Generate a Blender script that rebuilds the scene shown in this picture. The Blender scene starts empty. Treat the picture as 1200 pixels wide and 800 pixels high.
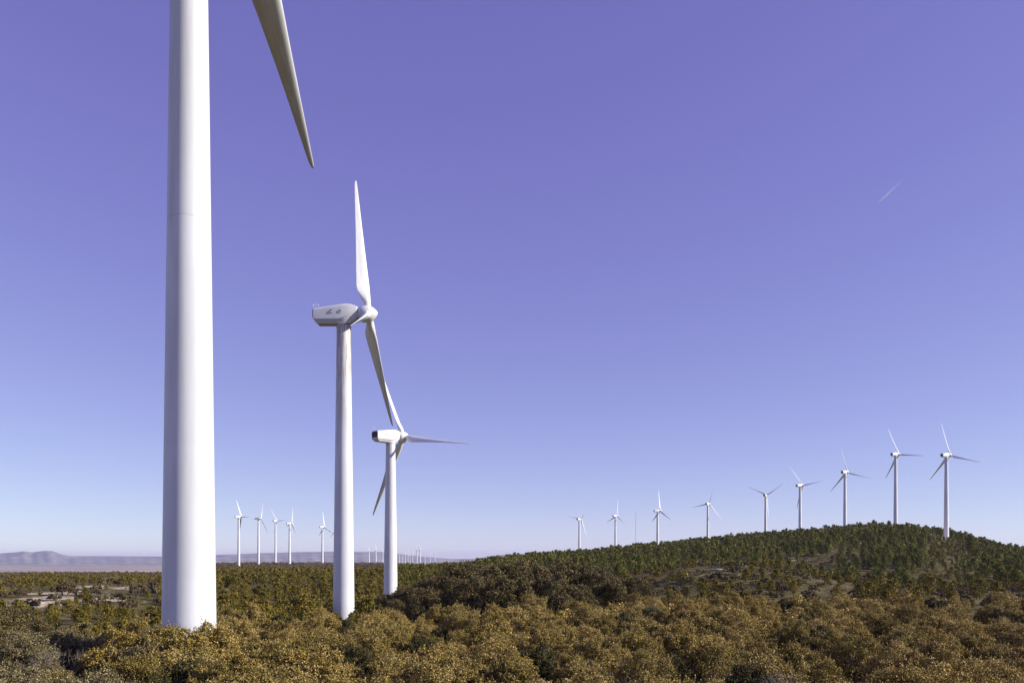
import bpy, math, random
import numpy as np
from mathutils import Matrix, Vector

rng = np.random.default_rng(7)
random.seed(7)
SC = bpy.context.scene
COL = SC.collection
F, EYE, HOR = 1000.0, 12.0, 657.0          # focal length in photo pixels, eye height, horizon row
SUN_AZ, SUN_EL = math.radians(97), math.radians(27)

# ------------------------------------------------------------------ helpers
def tag(o, label=None, cat=None, group=None, kind=None):
    if label: o['label'] = label
    if cat: o['category'] = cat
    if group: o['group'] = group
    if kind: o['kind'] = kind
    return o

def empty(name, loc=(0, 0, 0), rz=0.0):
    o = bpy.data.objects.new(name, None)
    o.empty_display_size = 0.5
    COL.objects.link(o)
    o.location = loc
    o.rotation_euler = (0, 0, rz)
    return o

def link(name, me, parent=None):
    o = bpy.data.objects.new(name, me)
    COL.objects.link(o)
    o.parent = parent
    return o

def np_mesh(name, verts, quads=None, tris=None, mats=(), smooth=False, tone=None, mat_idx=None):
    """Mesh from numpy arrays (quads and / or tris)."""
    me = bpy.data.meshes.new(name)
    nq = 0 if quads is None else len(quads)
    nt = 0 if tris is None else len(tris)
    loops = np.concatenate([a.ravel() for a in (quads, tris) if a is not None and len(a)]).astype(np.int32)
    me.vertices.add(len(verts)); me.loops.add(len(loops)); me.polygons.add(nq + nt)
    me.vertices.foreach_set('co', np.asarray(verts, np.float32).ravel())
    me.loops.foreach_set('vertex_index', loops)
    start = np.concatenate([np.arange(nq) * 4, nq * 4 + np.arange(nt) * 3]).astype(np.int32)
    me.polygons.foreach_set('loop_start', start)
    me.polygons.foreach_set('use_smooth', np.full(nq + nt, smooth))
    if mat_idx is not None:
        me.polygons.foreach_set('material_index', np.asarray(mat_idx, np.int32))
    for m in mats: me.materials.append(m)
    if tone is not None:
        a = me.attributes.new('tone', 'FLOAT', 'FACE')
        a.data.foreach_set('value', np.asarray(tone, np.float32))
    me.update(calc_edges=True)
    return me

def loft(rings, cap0=True, cap1=True):
    """rings: list of (n,3) arrays -> verts, quads, tris"""
    n = len(rings[0]); V = np.concatenate(rings); Q = []; T = []
    for i in range(len(rings) - 1):
        for j in range(n):
            k = (j + 1) % n
            Q.append((i * n + j, i * n + k, (i + 1) * n + k, (i + 1) * n + j))
    V = list(map(tuple, V))
    for on, base, flip in ((cap0, 0, True), (cap1, (len(rings) - 1) * n, False)):
        if on:
            V.append(tuple(np.mean(np.array(V[base:base + n]), axis=0))); c = len(V) - 1
            for j in range(n):
                k = (j + 1) % n
                T.append((c, base + k, base + j) if flip else (c, base + j, base + k))
    return np.array(V), np.array(Q), (np.array(T) if T else None)

def tube(path, radii, n=6):
    """tapered tube along a path"""
    path = [np.array(p, float) for p in path]; rings = []
    for i, p in enumerate(path):
        d = path[min(i + 1, len(path) - 1)] - path[max(i - 1, 0)]
        d /= np.linalg.norm(d) + 1e-9
        a = np.cross(d, (0.3, 0.9, 0.1)); a /= np.linalg.norm(a) + 1e-9
        b = np.cross(d, a)
        t = np.arange(n) * 2 * math.pi / n
        rings.append(p + radii[i] * (np.cos(t)[:, None] * a + np.sin(t)[:, None] * b))
    return loft(rings)

def join(pieces):
    V, Q, T, off = [], [], [], 0
    for v, q, t in pieces:
        V.append(v)
        if q is not None and len(q): Q.append(q + off)
        if t is not None and len(t): T.append(t + off)
        off += len(v)
    return np.concatenate(V), (np.concatenate(Q) if Q else None), (np.concatenate(T) if T else None)

# ------------------------------------------------------------------ materials
def new_mat(name):
    m = bpy.data.materials.new(name); m.use_nodes = True
    nt = m.node_tree; nt.nodes.clear()
    out = nt.nodes.new('ShaderNodeOutputMaterial')
    return m, nt, out

class G:
    """small node-graph helper"""
    def __init__(self, nt): self.nt = nt
    def n(self, kind, **kw):
        nd = self.nt.nodes.new(kind)
        for k, v in kw.items(): setattr(nd, k, v)
        return nd
    def put(self, a, b):
        if hasattr(a, 'links'): self.nt.links.new(a, b)
        elif isinstance(a, (tuple, list)) and len(a) == 3 and b.type == 'RGBA': b.default_value = (*a, 1)
        else: b.default_value = a
    def math(self, op, a, b=0.0, clamp=False):
        nd = self.n('ShaderNodeMath', operation=op, use_clamp=clamp)
        self.put(a, nd.inputs[0]); self.put(b, nd.inputs[1]); return nd.outputs[0]
    def mix(self, f, a, b, blend='MIX'):
        nd = self.n('ShaderNodeMix', data_type='RGBA', blend_type=blend)
        self.put(f, nd.inputs[0]); self.put(a, nd.inputs[6]); self.put(b, nd.inputs[7]); return nd.outputs[2]
    def noise(self, vec, scale, detail=3, rough=0.55):
        nd = self.n('ShaderNodeTexNoise'); nd.inputs['Scale'].default_value = scale
        nd.inputs['Detail'].default_value = detail; nd.inputs['Roughness'].default_value = rough
        self.put(vec, nd.inputs['Vector']); return nd.outputs['Fac']
    def rng(self, v, a, b, c=0.0, d=1.0):
        nd = self.n('ShaderNodeMapRange'); self.put(v, nd.inputs[0])
        for i, x in enumerate((a, b, c, d)): nd.inputs[i + 1].default_value = x
        return nd.outputs[0]
    def ramp(self, f, stops):
        nd = self.n('ShaderNodeValToRGB'); el = nd.color_ramp.elements
        while len(el) < len(stops): el.new(0.5)
        for e, (p, c) in zip(el, stops): e.position = p; e.color = (*c, 1)
        self.put(f, nd.inputs[0]); return nd.outputs[0]
    def scale(self, vec, s):
        nd = self.n('ShaderNodeMapping'); self.put(vec, nd.inputs['Vector']); nd.inputs['Scale'].default_value = s
        return nd.outputs[0]

def leaf_mat(name, stops, rough=0.6, trans=0.08, spread=0.74, spec=0.16):
    m, nt, out = new_mat(name); g = G(nt)
    geo = g.n('ShaderNodeNewGeometry'); oi = g.n('ShaderNodeObjectInfo')
    at = g.n('ShaderNodeAttribute', attribute_name='tone')
    # leaf to leaf, clump to clump and tree to tree differences in colour
    f = g.math('ADD', g.math('MULTIPLY', geo.outputs['Random Per Island'], spread),
               g.math('ADD', g.math('MULTIPLY', at.outputs['Fac'], 0.18), g.math('MULTIPLY', oi.outputs['Random'], 0.10)))
    c = g.ramp(f, stops)
    p = g.n('ShaderNodeBsdfPrincipled'); g.put(c, p.inputs['Base Color'])
    p.inputs['Roughness'].default_value = rough; p.inputs['Specular IOR Level'].default_value = spec
    t = g.n('ShaderNodeBsdfTranslucent'); g.put(c, t.inputs['Color'])
    mx = g.n('ShaderNodeMixShader'); mx.inputs[0].default_value = trans
    nt.links.new(p.outputs[0], mx.inputs[1]); nt.links.new(t.outputs[0], mx.inputs[2])
    nt.links.new(mx.outputs[0], out.inputs[0])
    return m

def simple_mat(name, col, rough=0.6, var=0.15, scale=3.0):
    m, nt, out = new_mat(name); g = G(nt)
    tc = g.n('ShaderNodeTexCoord')
    nz = g.noise(tc.outputs['Object'], scale, 5)
    c = g.mix(nz, tuple(x * (1 - var) for x in col), tuple(min(1, x * (1 + var)) for x in col))
    p = g.n('ShaderNodeBsdfPrincipled'); g.put(c, p.inputs['Base Color']); p.inputs['Roughness'].default_value = rough
    nt.links.new(p.outputs[0], out.inputs[0])
    return m

def paint_mat(name, stain):
    """white tower paint; local z = 0 at the tower top; rust and oil streaks run down from the top"""
    m, nt, out = new_mat(name); g = G(nt)
    tc = g.n('ShaderNodeTexCoord'); ob = tc.outputs['Object']
    sep = g.n('ShaderNodeSeparateXYZ'); g.put(ob, sep.inputs[0])
    grime = g.noise(g.scale(ob, (1.1, 1.1, 0.12)), 1.0, 4)
    band = g.n('ShaderNodeTexWhiteNoise', noise_dimensions='1D'); g.put(g.math('FLOOR', g.math('MULTIPLY', sep.outputs['Z'], 0.36)), band.inputs['W'])
    c = g.mix(g.rng(grime, 0.38, 0.72), g.mix(band.outputs['Value'], (0.70, 0.70, 0.71), (0.73, 0.73, 0.74)), (0.60, 0.60, 0.585))
    fine = g.noise(g.scale(ob, (4.5, 4.5, 0.25)), 1.0, 5, 0.65)
    reach = g.rng(sep.outputs['Z'], -20.0, -1.0)
    s = g.math('MULTIPLY', g.rng(fine, 0.44, 0.60), reach)
    c = g.mix(g.math('MULTIPLY', s, stain), c, (0.30, 0.22, 0.12))
    p = g.n('ShaderNodeBsdfPrincipled'); g.put(c, p.inputs['Base Color']); p.inputs['Roughness'].default_value = 0.42
    p.inputs['Specular IOR Level'].default_value = 0.35
    nt.links.new(p.outputs[0], out.inputs[0])
    return m

def blade_mat(name):
    m, nt, out = new_mat(name); g = G(nt)
    tc = g.n('ShaderNodeTexCoord'); ob = tc.outputs['Object']
    dirt = g.noise(g.scale(ob, (3.0, 3.0, 0.35)), 1.0, 5, 0.6)
    c = g.mix(g.rng(dirt, 0.40, 0.72), (0.76, 0.755, 0.74), (0.63, 0.61, 0.57))
    p = g.n('ShaderNodeBsdfPrincipled'); g.put(c, p.inputs['Base Color']); p.inputs['Roughness'].default_value = 0.45
    nt.links.new(p.outputs[0], out.inputs[0])
    return m

M_TOWER = paint_mat('white_tower_paint', 0.12)
M_TOWER_STAINED = paint_mat('stained_tower_paint', 0.95)
M_BLADE = blade_mat('weathered_blade')
M_NACELLE = simple_mat('nacelle_shell', (0.68, 0.68, 0.67), 0.5, 0.10, 1.2)
M_HUB = simple_mat('spinner_shell', (0.72, 0.715, 0.69), 0.45, 0.08, 1.5)
M_DARK = simple_mat('dark_grille', (0.035, 0.035, 0.04), 0.6, 0.2, 9)
M_MARK = simple_mat('mark_paint', (0.15, 0.15, 0.155), 0.6, 0.2, 9)
M_FADED = simple_mat('faded_mark_paint', (0.50, 0.47, 0.36), 0.6, 0.2, 9)
M_STEEL = simple_mat('galvanised_steel', (0.45, 0.46, 0.48), 0.5, 0.1, 3)
M_BARK = simple_mat('oak_bark', (0.10, 0.075, 0.055), 0.9, 0.4, 7)
M_PINEBARK = simple_mat('pine_bark', (0.12, 0.08, 0.06), 0.9, 0.4, 7)
M_DEAD = simple_mat('bare_grey_twigs', (0.21, 0.175, 0.14), 0.9, 0.3, 7)

M_GOLD = leaf_mat('golden_oak_leaves', [(0.0, (0.033, 0.036, 0.009)), (0.22, (0.115, 0.098, 0.021)), (0.44, (0.274, 0.188, 0.037)),
                                        (0.70, (0.470, 0.308, 0.066)), (0.95, (0.806, 0.640, 0.310))])
M_OLIVE = leaf_mat('olive_oak_leaves', [(0.0, (0.034, 0.040, 0.012)), (0.27, (0.115, 0.102, 0.023)), (0.52, (0.235, 0.172, 0.039)),
                                        (0.76, (0.40, 0.268, 0.064)), (0.97, (0.70, 0.54, 0.25))])
M_GREY = leaf_mat('grey_oak_leaves', [(0.0, (0.038, 0.040, 0.018)), (0.35, (0.110, 0.096, 0.038)), (0.65, (0.21, 0.165, 0.072)),
                                      (0.95, (0.46, 0.36, 0.19))])
M_SHADE_OAK = leaf_mat('shade_dark_oak_leaves', [(0.0, (0.012, 0.016, 0.006)), (0.35, (0.036, 0.038, 0.012)), (0.65, (0.080, 0.070, 0.021)), (0.95, (0.22, 0.17, 0.06))])  # dark green leaves, kept this dark to paint in the shade of gaps
M_HOLM = leaf_mat('holm_oak_leaves', [(0.0, (0.030, 0.034, 0.014)), (0.35, (0.062, 0.056, 0.019)), (0.62, (0.135, 0.100, 0.035)),
                                      (0.95, (0.36, 0.255, 0.10))])
M_PINE = leaf_mat('pine_needles', [(0.0, (0.027, 0.040, 0.007)), (0.33, (0.089, 0.103, 0.019)), (0.62, (0.183, 0.177, 0.034)),
                                   (0.95, (0.328, 0.279, 0.067))], 0.65, 0.12, spec=.1)
M_PINE_LIGHT = leaf_mat('light_pine_needles', [(0.0, (0.039, 0.057, 0.013)), (0.35, (0.097, 0.118, 0.023)), (0.65, (0.173, 0.175, 0.036)),
                                   (0.95, (0.356, 0.295, 0.063))], 0.65, 0.12, spec=.1)
M_YPINE = leaf_mat('young_pine_needles', [(0.0, (0.046, 0.045, 0.009)), (0.35, (0.119, 0.110, 0.020)), (0.65, (0.222, 0.175, 0.034)),
                                          (0.95, (0.392, 0.246, 0.054))], 0.65, 0.12, spec=.1)
M_SCRUB = leaf_mat('scrub_leaves', [(0.0, (0.044, 0.040, 0.018)), (0.35, (0.105, 0.082, 0.038)), (0.65, (0.180, 0.128, 0.062)),
                                    (0.95, (0.28, 0.195, 0.11))])

def rock_mat():
    m, nt, out = new_mat('pale_limestone'); g = G(nt)
    tc = g.n('ShaderNodeTexCoord')
    a = g.noise(tc.outputs['Object'], 1.6, 6, 0.65)
    c = g.ramp(a, [(0.25, (0.22, 0.19, 0.16)), (0.5, (0.40, 0.35, 0.29)), (0.75, (0.52, 0.46, 0.38))])
    p = g.n('ShaderNodeBsdfPrincipled'); g.put(c, p.inputs['Base Color']); p.inputs['Roughness'].default_value = 0.9
    b = g.n('ShaderNodeBump'); b.inputs['Strength'].default_value = 0.6; g.put(a, b.inputs['Height'])
    nt.links.new(b.outputs[0], p.inputs['Normal']); nt.links.new(p.outputs[0], out.inputs[0])
    return m
M_ROCK = rock_mat()

# ------------------------------------------------------------------ terrain
KD = np.log(np.array([1.5, 6, 22, 50, 100, 150, 230, 320, 430, 550, 650, 760, 900, 1100, 1400, 2000, 3500, 6000, 9000, 40000], float))
FARZ = {'edge': (-8, -40, -58, -60, -60), 'flat': (8.5, 7, 5.5, 4, -60), 'hill': (6, 2, -20, -45, -60)}
def flatcol(z900=5.0, z1100=6.5, z1400=9.0, far='flat', mid=4.5):
    f = FARZ[far]
    return [10.4, 10.3, 3.9, 3.5, 3.6, 4.0, mid, mid + .2, 4.8, 5, 5, 5, z900, z1100, z1400, f[1], f[2], f[3], f[4], -60]
def edgecol():
    c = flatcol(-1.5, -6, -16, 'edge')
    c[8:12] = [3.8, 2.8, 1.8, 0.6]
    return c
def hillcol(crest, dc, base230=5.0, base320=6.0, behind=14.0):
    d = np.exp(KD); z = []
    for x in d:
        if x < 160: z.append(np.interp(x, [1.5, 6, 22, 50, 100, 160], [10.4, 10.3, 3.8, 3.4, 3.7, 4.8]))
        elif x <= 320: z.append(np.interp(x, [160, 230, 320], [4.8, base230, base320]))
        elif x <= dc:
            t = (x - 320) / (dc - 320); z.append(base320 + (crest - base320) * (0.65 * t + 0.35 * t * t * (3 - 2 * t)))
        elif x <= dc * 1.9: z.append(crest + (behind - crest) * (x - dc) / (dc * .9))
        else: z.append(max(-60, behind - (x - dc * 1.9) * 0.03))
    return z
COLS = [
    (-1500, flatcol(-4, -12, -20, 'edge')), (-100, edgecol()), (190, edgecol()),
    (222, flatcol(4.6, 4, 2, 'edge')), (262, flatcol(5.3, 6.2, 8.4, 'flat')), (300, flatcol(5.5, 7.0, 9.0)), (390, flatcol(5.5, 7.0, 9.0)),
    (450, flatcol(5.5, 6.5, 8.5)), (500, hillcol(5.4, 900, 4.6, 4.8, 5.4)), (540, hillcol(6.6, 600, 4.8, 5.0, 5)), (600, hillcol(9.8, 520, 5, 6, 6)), (640, hillcol(12.0, 550, 5, 6, 8)),
    (680, hillcol(14.0, 600, 5, 6, 9)), (722, hillcol(17.2, 650, 5, 6.2, 11)), (772, hillcol(21.4, 680, 5.2, 6.8, 12)),
    (830, hillcol(26.4, 690, 5.6, 7.6, 16)), (900, hillcol(28.6, 650, 5.4, 8.0, 18)), (950, hillcol(30.2, 620, 4.4, 7.6, 20)),
    (1000, hillcol(33.2, 600, 3.8, 7.6, 22)), (1030, hillcol(34.6, 600, 3.6, 7.4, 24)), (1075, hillcol(34.4, 620, 3.6, 7.2, 24)),
    (1110, hillcol(31.0, 640, 3.8, 7.0, 22)), (1150, hillcol(25.0, 600, 4.2, 6.4, 14)), (1182, hillcol(17.5, 580, 4.6, 6.0, 8)),
    (1215, hillcol(16.5, 560, 4.6, 6.0, 5)), (1300, hillcol(13.0, 560, 4.6, 6.0, 3)), (2700, flatcol(5, 4, 3, 'hill')),
]
CA = np.arctan((np.array([c[0] for c in COLS], float) - 600) / F)
CZ = np.array([c[1] for c in COLS], float)
CA = np.concatenate([[-math.pi], CA, [math.pi]])
FLATZ = np.array(flatcol(4, 2, 0, 'hill'))
CZ = np.concatenate([[FLATZ], CZ, [FLATZ]])

def wob(x, y, wl, seed=0):
    """cheap smooth pseudo-noise"""
    s = 0
    for k in range(4):
        a = 1.7 * k + seed * 0.9 + 0.4
        u = (x * math.cos(a) + y * math.sin(a)) / wl * (1 + 0.43 * k)
        v = (-x * math.sin(a) + y * math.cos(a)) / wl * (0.83 + 0.37 * k)
        s = s + np.sin(u * 2.1 + 1.3 * seed + 0.8 * np.sin(v * 1.7)) * np.cos(v * 1.9 + k) / (1 + 0.6 * k)
    return s * 0.5

def ppx(px, d): return ((px - 600) / F * d, d)     # photo column and forward distance -> ground x, y

def ground(x, y):
    x = np.asarray(x, float); y = np.asarray(y, float)
    r = np.hypot(x, y) + 1e-6
    az = np.arctan2(x, y)
    fwd = np.where(np.abs(az) < 1.2, np.maximum(y, r * 0.36), r * 0.36)  # distance used by the profiles
    fwd = np.where(np.abs(az) < 1.2, fwd, r)
    ld = np.clip(np.log(np.maximum(fwd, 1.5)), KD[0], KD[-1])
    i = np.clip(np.searchsorted(CA, az) - 1, 0, len(CA) - 2)
    ta = np.clip((az - CA[i]) / (CA[i + 1] - CA[i]), 0, 1); ta = ta * ta * (3 - 2 * ta) * 0.5 + ta * 0.5
    j = np.clip(np.searchsorted(KD, ld) - 1, 0, len(KD) - 2)
    td = np.clip((ld - KD[j]) / (KD[j + 1] - KD[j]), 0, 1)
    z = (CZ[i, j] * (1 - td) + CZ[i, j + 1] * td) * (1 - ta) + (CZ[i + 1, j] * (1 - td) + CZ[i + 1, j + 1] * td) * ta
    amp = np.clip((r - 12) / 60, 0, 1) * np.clip(2.2 - r / 1800, 0.25, 1)
    z = z + amp * (0.45 * wob(x, y, 28, 1) + 0.75 * wob(x, y, 85, 2) * np.clip(r / 250, 0, 1))
    # a dip round the third turbine, a spur on the lower hillside
    for px, d, s, h in ((458, 202, 34, -5.0), (403, 134, 12, -1.0), (880, 232, 26, 3.2), (830, 250, 26, 2.6), (940, 300, 34, -2.5), (1075, 300, 45, -2.5)):
        cx, cy = ppx(px, d)
        z = z + h * np.exp(-((x - cx) ** 2 + (y - cy) ** 2) / (2 * s * s))
    return z

BARE = [  # px, distance, radius, strength: pale stony clearings
    (8, 160, 5, 1), (28, 163, 5, 1), (48, 170, 4, .9), (50, 205, 4, .8), (92, 208, 5, 1), (100, 238, 5, .9), (62, 185, 5, .9), (120, 187, 5, .8),
    (112, 255, 5, .8), (20, 230, 4, .6), (150, 240, 6, .7), (330, 430, 9, .95), (305, 410, 6, .8), (270, 330, 6, .6), (345, 690, 10, .8), (275, 800, 12, .9), (180, 330, 8, .5),
    (832, 215, 2.5, 0.50), (848, 228, 2.5, 0.55), (870, 240, 3.1, 0.45), (905, 262, 3.1, 0.50), (895, 245, 2.5, 0.45), (765, 235, 1.9, 0.50), (755, 330, 2.5, 0.60), (790, 420, 3.1, 0.55), (788, 500, 2.5, 0.60),
    (920, 400, 2.5, 0.60), (935, 388, 3.1, 0.62), (952, 384, 2.5, 0.62), (975, 380, 2.5, 0.50), (990, 430, 3.1, 0.60), (1010, 470, 3.1, 0.55), (1150, 395, 3.1, 0.60), (1175, 420, 3.1, 0.55), (1155, 470, 3.1, 0.55),
    (1092, 585, 10, 1), (1110, 582, 8, 1), (1136, 575, 6, 1), (1100, 598, 9, .9), (700, 290, 3, .45), (715, 255, 3, .45)]
BXY = np.array([(*ppx(b[0], b[1]), b[2], b[3]) for b in BARE])
def bare(x, y):
    x = np.asarray(x, float); y = np.asarray(y, float)
    v = np.zeros_like(x)
    for cx, cy, r, s in BXY:
        v = np.maximum(v, s * np.exp(-((x - cx) ** 2 + ((y - cy) * 0.8) ** 2) / (2 * r * r)))
    return v

def build_ground():
    az = np.radians(np.concatenate([np.arange(-180, -42, 3.0), np.arange(-42, 42, 0.16), np.arange(42, 180, 3.0)]))
    rad = np.concatenate([np.geomspace(1.2, 20, 60)[:-1], np.geomspace(20, 1000, 320)[:-1], np.geomspace(1000, 30000, 110)])
    A, Rr = np.meshgrid(az, rad)
    X, Y = Rr * np.sin(A), Rr * np.cos(A)
    Z = ground(X, Y)
    B = bare(X, Y)
    nA, nR = len(az), len(rad)
    V = np.stack([X.ravel(), Y.ravel(), Z.ravel()], 1)
    V = np.concatenate([V, [[0, 0, float(ground(0, 1.0))]]])
    i, j = np.meshgrid(np.arange(nR - 1), np.arange(nA), indexing='ij')
    k = (j + 1) % nA
    Q = np.stack([i * nA + j, i * nA + k, (i + 1) * nA + k, (i + 1) * nA + j], -1).reshape(-1, 4)[:, ::-1]
    jj = np.arange(nA)
    T = np.stack([np.full(nA, len(V) - 1), (jj + 1) % nA, jj], 1)
    m, nt, out = new_mat('ground_soil_and_scrub'); g = G(nt)
    tc = g.n('ShaderNodeTexCoord'); ob = tc.outputs['Object']
    at = g.n('ShaderNodeAttribute', attribute_name='bare')
    n1 = g.noise(ob, 0.05, 6, 0.6); n2 = g.noise(ob, 0.45, 6, 0.65); n3 = g.noise(ob, 2.6, 5, 0.6); n4 = g.noise(ob, 0.012, 4)
    scrub = g.ramp(n2, [(0.30, (0.030, 0.028, 0.012)), (0.48, (0.075, 0.066, 0.022)), (0.62, (0.16, 0.125, 0.040)), (0.8, (0.25, 0.19, 0.095))])
    red = g.ramp(n3, [(0.3, (0.10, 0.060, 0.028)), (0.55, (0.20, 0.128, 0.058)), (0.8, (0.36, 0.265, 0.145))])
    c = g.mix(g.math('MULTIPLY', g.rng(n1, 0.50, 0.66), 0.75), scrub, red)
    sand = g.ramp(n3, [(0.3, (0.30, 0.235, 0.155)), (0.55, (0.54, 0.445, 0.315)), (0.75, (0.70, 0.60, 0.45))])
    mask = g.math('ADD', at.outputs['Fac'], g.math('ADD', g.math('MULTIPLY', g.math('SUBTRACT', n2, 0.5), 2.2), g.math('MULTIPLY', g.math('SUBTRACT', n3, 0.5), 0.9)))
    c = g.mix(g.rng(mask, 0.42, 0.60), c, sand)
    stray = g.math('MULTIPLY', g.rng(n2, 0.66, 0.72), g.rng(n4, 0.50, 0.60))
    c = g.mix(g.math('MULTIPLY', stray, 0.8), c, sand)
    # far farmland: broad pale and brown strips
    sep = g.n('ShaderNodeSeparateXYZ'); g.put(ob, sep.inputs[0])
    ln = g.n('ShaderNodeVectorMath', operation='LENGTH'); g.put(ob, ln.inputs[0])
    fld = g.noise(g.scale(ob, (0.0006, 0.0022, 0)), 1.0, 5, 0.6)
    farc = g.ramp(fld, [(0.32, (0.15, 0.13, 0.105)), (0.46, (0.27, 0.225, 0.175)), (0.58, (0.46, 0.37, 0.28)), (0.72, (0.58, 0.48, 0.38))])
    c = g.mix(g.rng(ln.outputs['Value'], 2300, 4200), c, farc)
    p = g.n('ShaderNodeBsdfPrincipled'); g.put(c, p.inputs['Base Color']); p.inputs['Roughness'].default_value = 0.95
    p.inputs['Specular IOR Level'].default_value = 0.1
    b = g.n('ShaderNodeBump'); b.inputs['Strength'].default_value = 0.7; b.inputs['Distance'].default_value = 0.3
    g.put(n3, b.inputs['Height']); nt.links.new(b.outputs[0], p.inputs['Normal'])
    nt.links.new(p.outputs[0], out.inputs[0])
    me = np_mesh('ground', V, Q, T, [m], smooth=True)
    a = me.attributes.new('bare', 'FLOAT', 'POINT')
    a.data.foreach_set('value', np.concatenate([B.ravel(), [0]]).astype(np.float32))
    tag(link('ground', me), kind='structure')
build_ground()

def build_hills():
    """the mesas and low ranges on the horizon, a relief 14 to 21 km away"""
    prof = np.array([(-900, 652), (-300, 651), (-120, 650), (-40, 647), (0, 648), (15, 647), (28, 645.5), (38, 647), (46, 645.6), (55, 644.8), (62, 645.4), (72, 649), (82, 651),
                     (130, 651.2), (190, 651.5), (250, 650), (300, 648), (350, 646.4), (390, 645.8), (430, 646.2), (450, 646.4), (470, 649), (500, 652.2), (530, 654.5),
                     (560, 654.2), (575, 651), (590, 649.4), (600, 648.8), (612, 649.6), (622, 651), (640, 653), (700, 655), (900, 655), (1400, 654), (2400, 655)], float)
    px = np.concatenate([np.arange(-900, -60, 10.0), np.arange(-60, 720, 1.5), np.arange(720, 2400, 15.0)])
    t = np.concatenate([np.linspace(0, 0.86, 26), np.linspace(0.9, 1.0, 6), np.linspace(1.06, 1.5, 5)])
    P, Tt = np.meshgrid(px, t)
    top = EYE + (HOR - np.interp(P, prof[:, 0], prof[:, 1])) * 17.0 + 62
    Yd = 12500 + 4500 * Tt
    X = (P - 600) / F * Yd
    u = P / 11.0
    gul = 0.10 * np.sin(u * 1.9 + 2.2 * np.sin(Tt * 5 + u * 0.31)) + 0.07 * np.sin(u * 4.7 + 3 * Tt) + 0.06 * np.sin(Tt * 22 + np.sin(u))
    s = np.where(Tt <= 1, Tt ** 1.5, np.maximum(0, 1 - (Tt - 1) * 2))
    step = 0.5 * s + 0.5 * np.clip((s - 0.28) * 1.7, 0, 1)
    Z = -62 + top * np.clip(step + gul * s * (1 - s) * 0.9 * (Tt < 1), 0, 1)
    n, mm = len(t), len(px)
    i, j = np.meshgrid(np.arange(n - 1), np.arange(mm - 1), indexing='ij')
    Q = np.stack([i * mm + j, i * mm + j + 1, (i + 1) * mm + j + 1, (i + 1) * mm + j], -1).reshape(-1, 4)
    m, nt, out = new_mat('hazed_far_hill_land'); g = G(nt)
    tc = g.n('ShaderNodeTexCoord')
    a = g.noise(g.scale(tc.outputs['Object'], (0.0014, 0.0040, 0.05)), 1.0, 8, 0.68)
    c = g.ramp(a, [(0.3, (0.115, 0.115, 0.105)), (0.48, (0.215, 0.205, 0.18)), (0.62, (0.36, 0.325, 0.275)), (0.78, (0.50, 0.44, 0.36))])  # land colours lightened to stand in for part of the distance haze
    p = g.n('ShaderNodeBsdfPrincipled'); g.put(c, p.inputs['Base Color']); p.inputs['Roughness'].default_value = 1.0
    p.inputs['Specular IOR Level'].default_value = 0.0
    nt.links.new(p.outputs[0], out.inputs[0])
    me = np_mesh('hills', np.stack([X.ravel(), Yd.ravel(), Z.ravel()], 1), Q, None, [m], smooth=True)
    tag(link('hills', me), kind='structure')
build_hills()

# ------------------------------------------------------------------ wind turbines
TILT, OVER, ROT = math.radians(6.5), 3.9, 23.5
def tower_mesh(H, mat):
    """tapered steel tube, origin at its top; sections meet in shallow welded seams"""
    H = round(H * 2) / 2; key = f'tower_{H}_{mat.name}'
    if key in bpy.data.meshes: return bpy.data.meshes[key]
    r0, r1 = 1.71, 1.10
    prof = [(0.0, r0 + 0.10), (0.12, r0 + 0.10), (0.16, r0), (.4, r0 - .002), (.8, r0 - .006)]
    for s in (0.615,):
        z = s * H; r = r0 + (r1 - r0) * s
        prof += [(z - 0.24, r + 0.003), (z - 0.14, r + 0.001), (z - 0.03, r), (z - 0.012, r - 0.001), (z, r - 0.016), (z + 0.012, r - 0.001), (z + 0.03, r - .001), (z + 0.14, r - .002), (z + .24, r - .003)]
    prof += [(H - 0.6, r1 + .005), (H - 0.3, r1), (H - 0.26, r1 + 0.08), (H, r1 + 0.08)]
    n = 72; t = np.arange(n) * 2 * math.pi / n
    rings = [np.stack([r * np.cos(t), r * np.sin(t), np.full(n, z - H)], 1) for z, r in prof]
    V, Q, T = loft(rings)
    me = np_mesh(key, V, Q, T, [mat], smooth=True)
    me.set_sharp_from_angle(angle=math.radians(25)) if hasattr(me, 'set_sharp_from_angle') else None
    return me

def sharp(me, deg=35):
    if hasattr(me, 'set_sharp_from_angle'): me.set_sharp_from_angle(angle=math.radians(deg))
    return me

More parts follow.
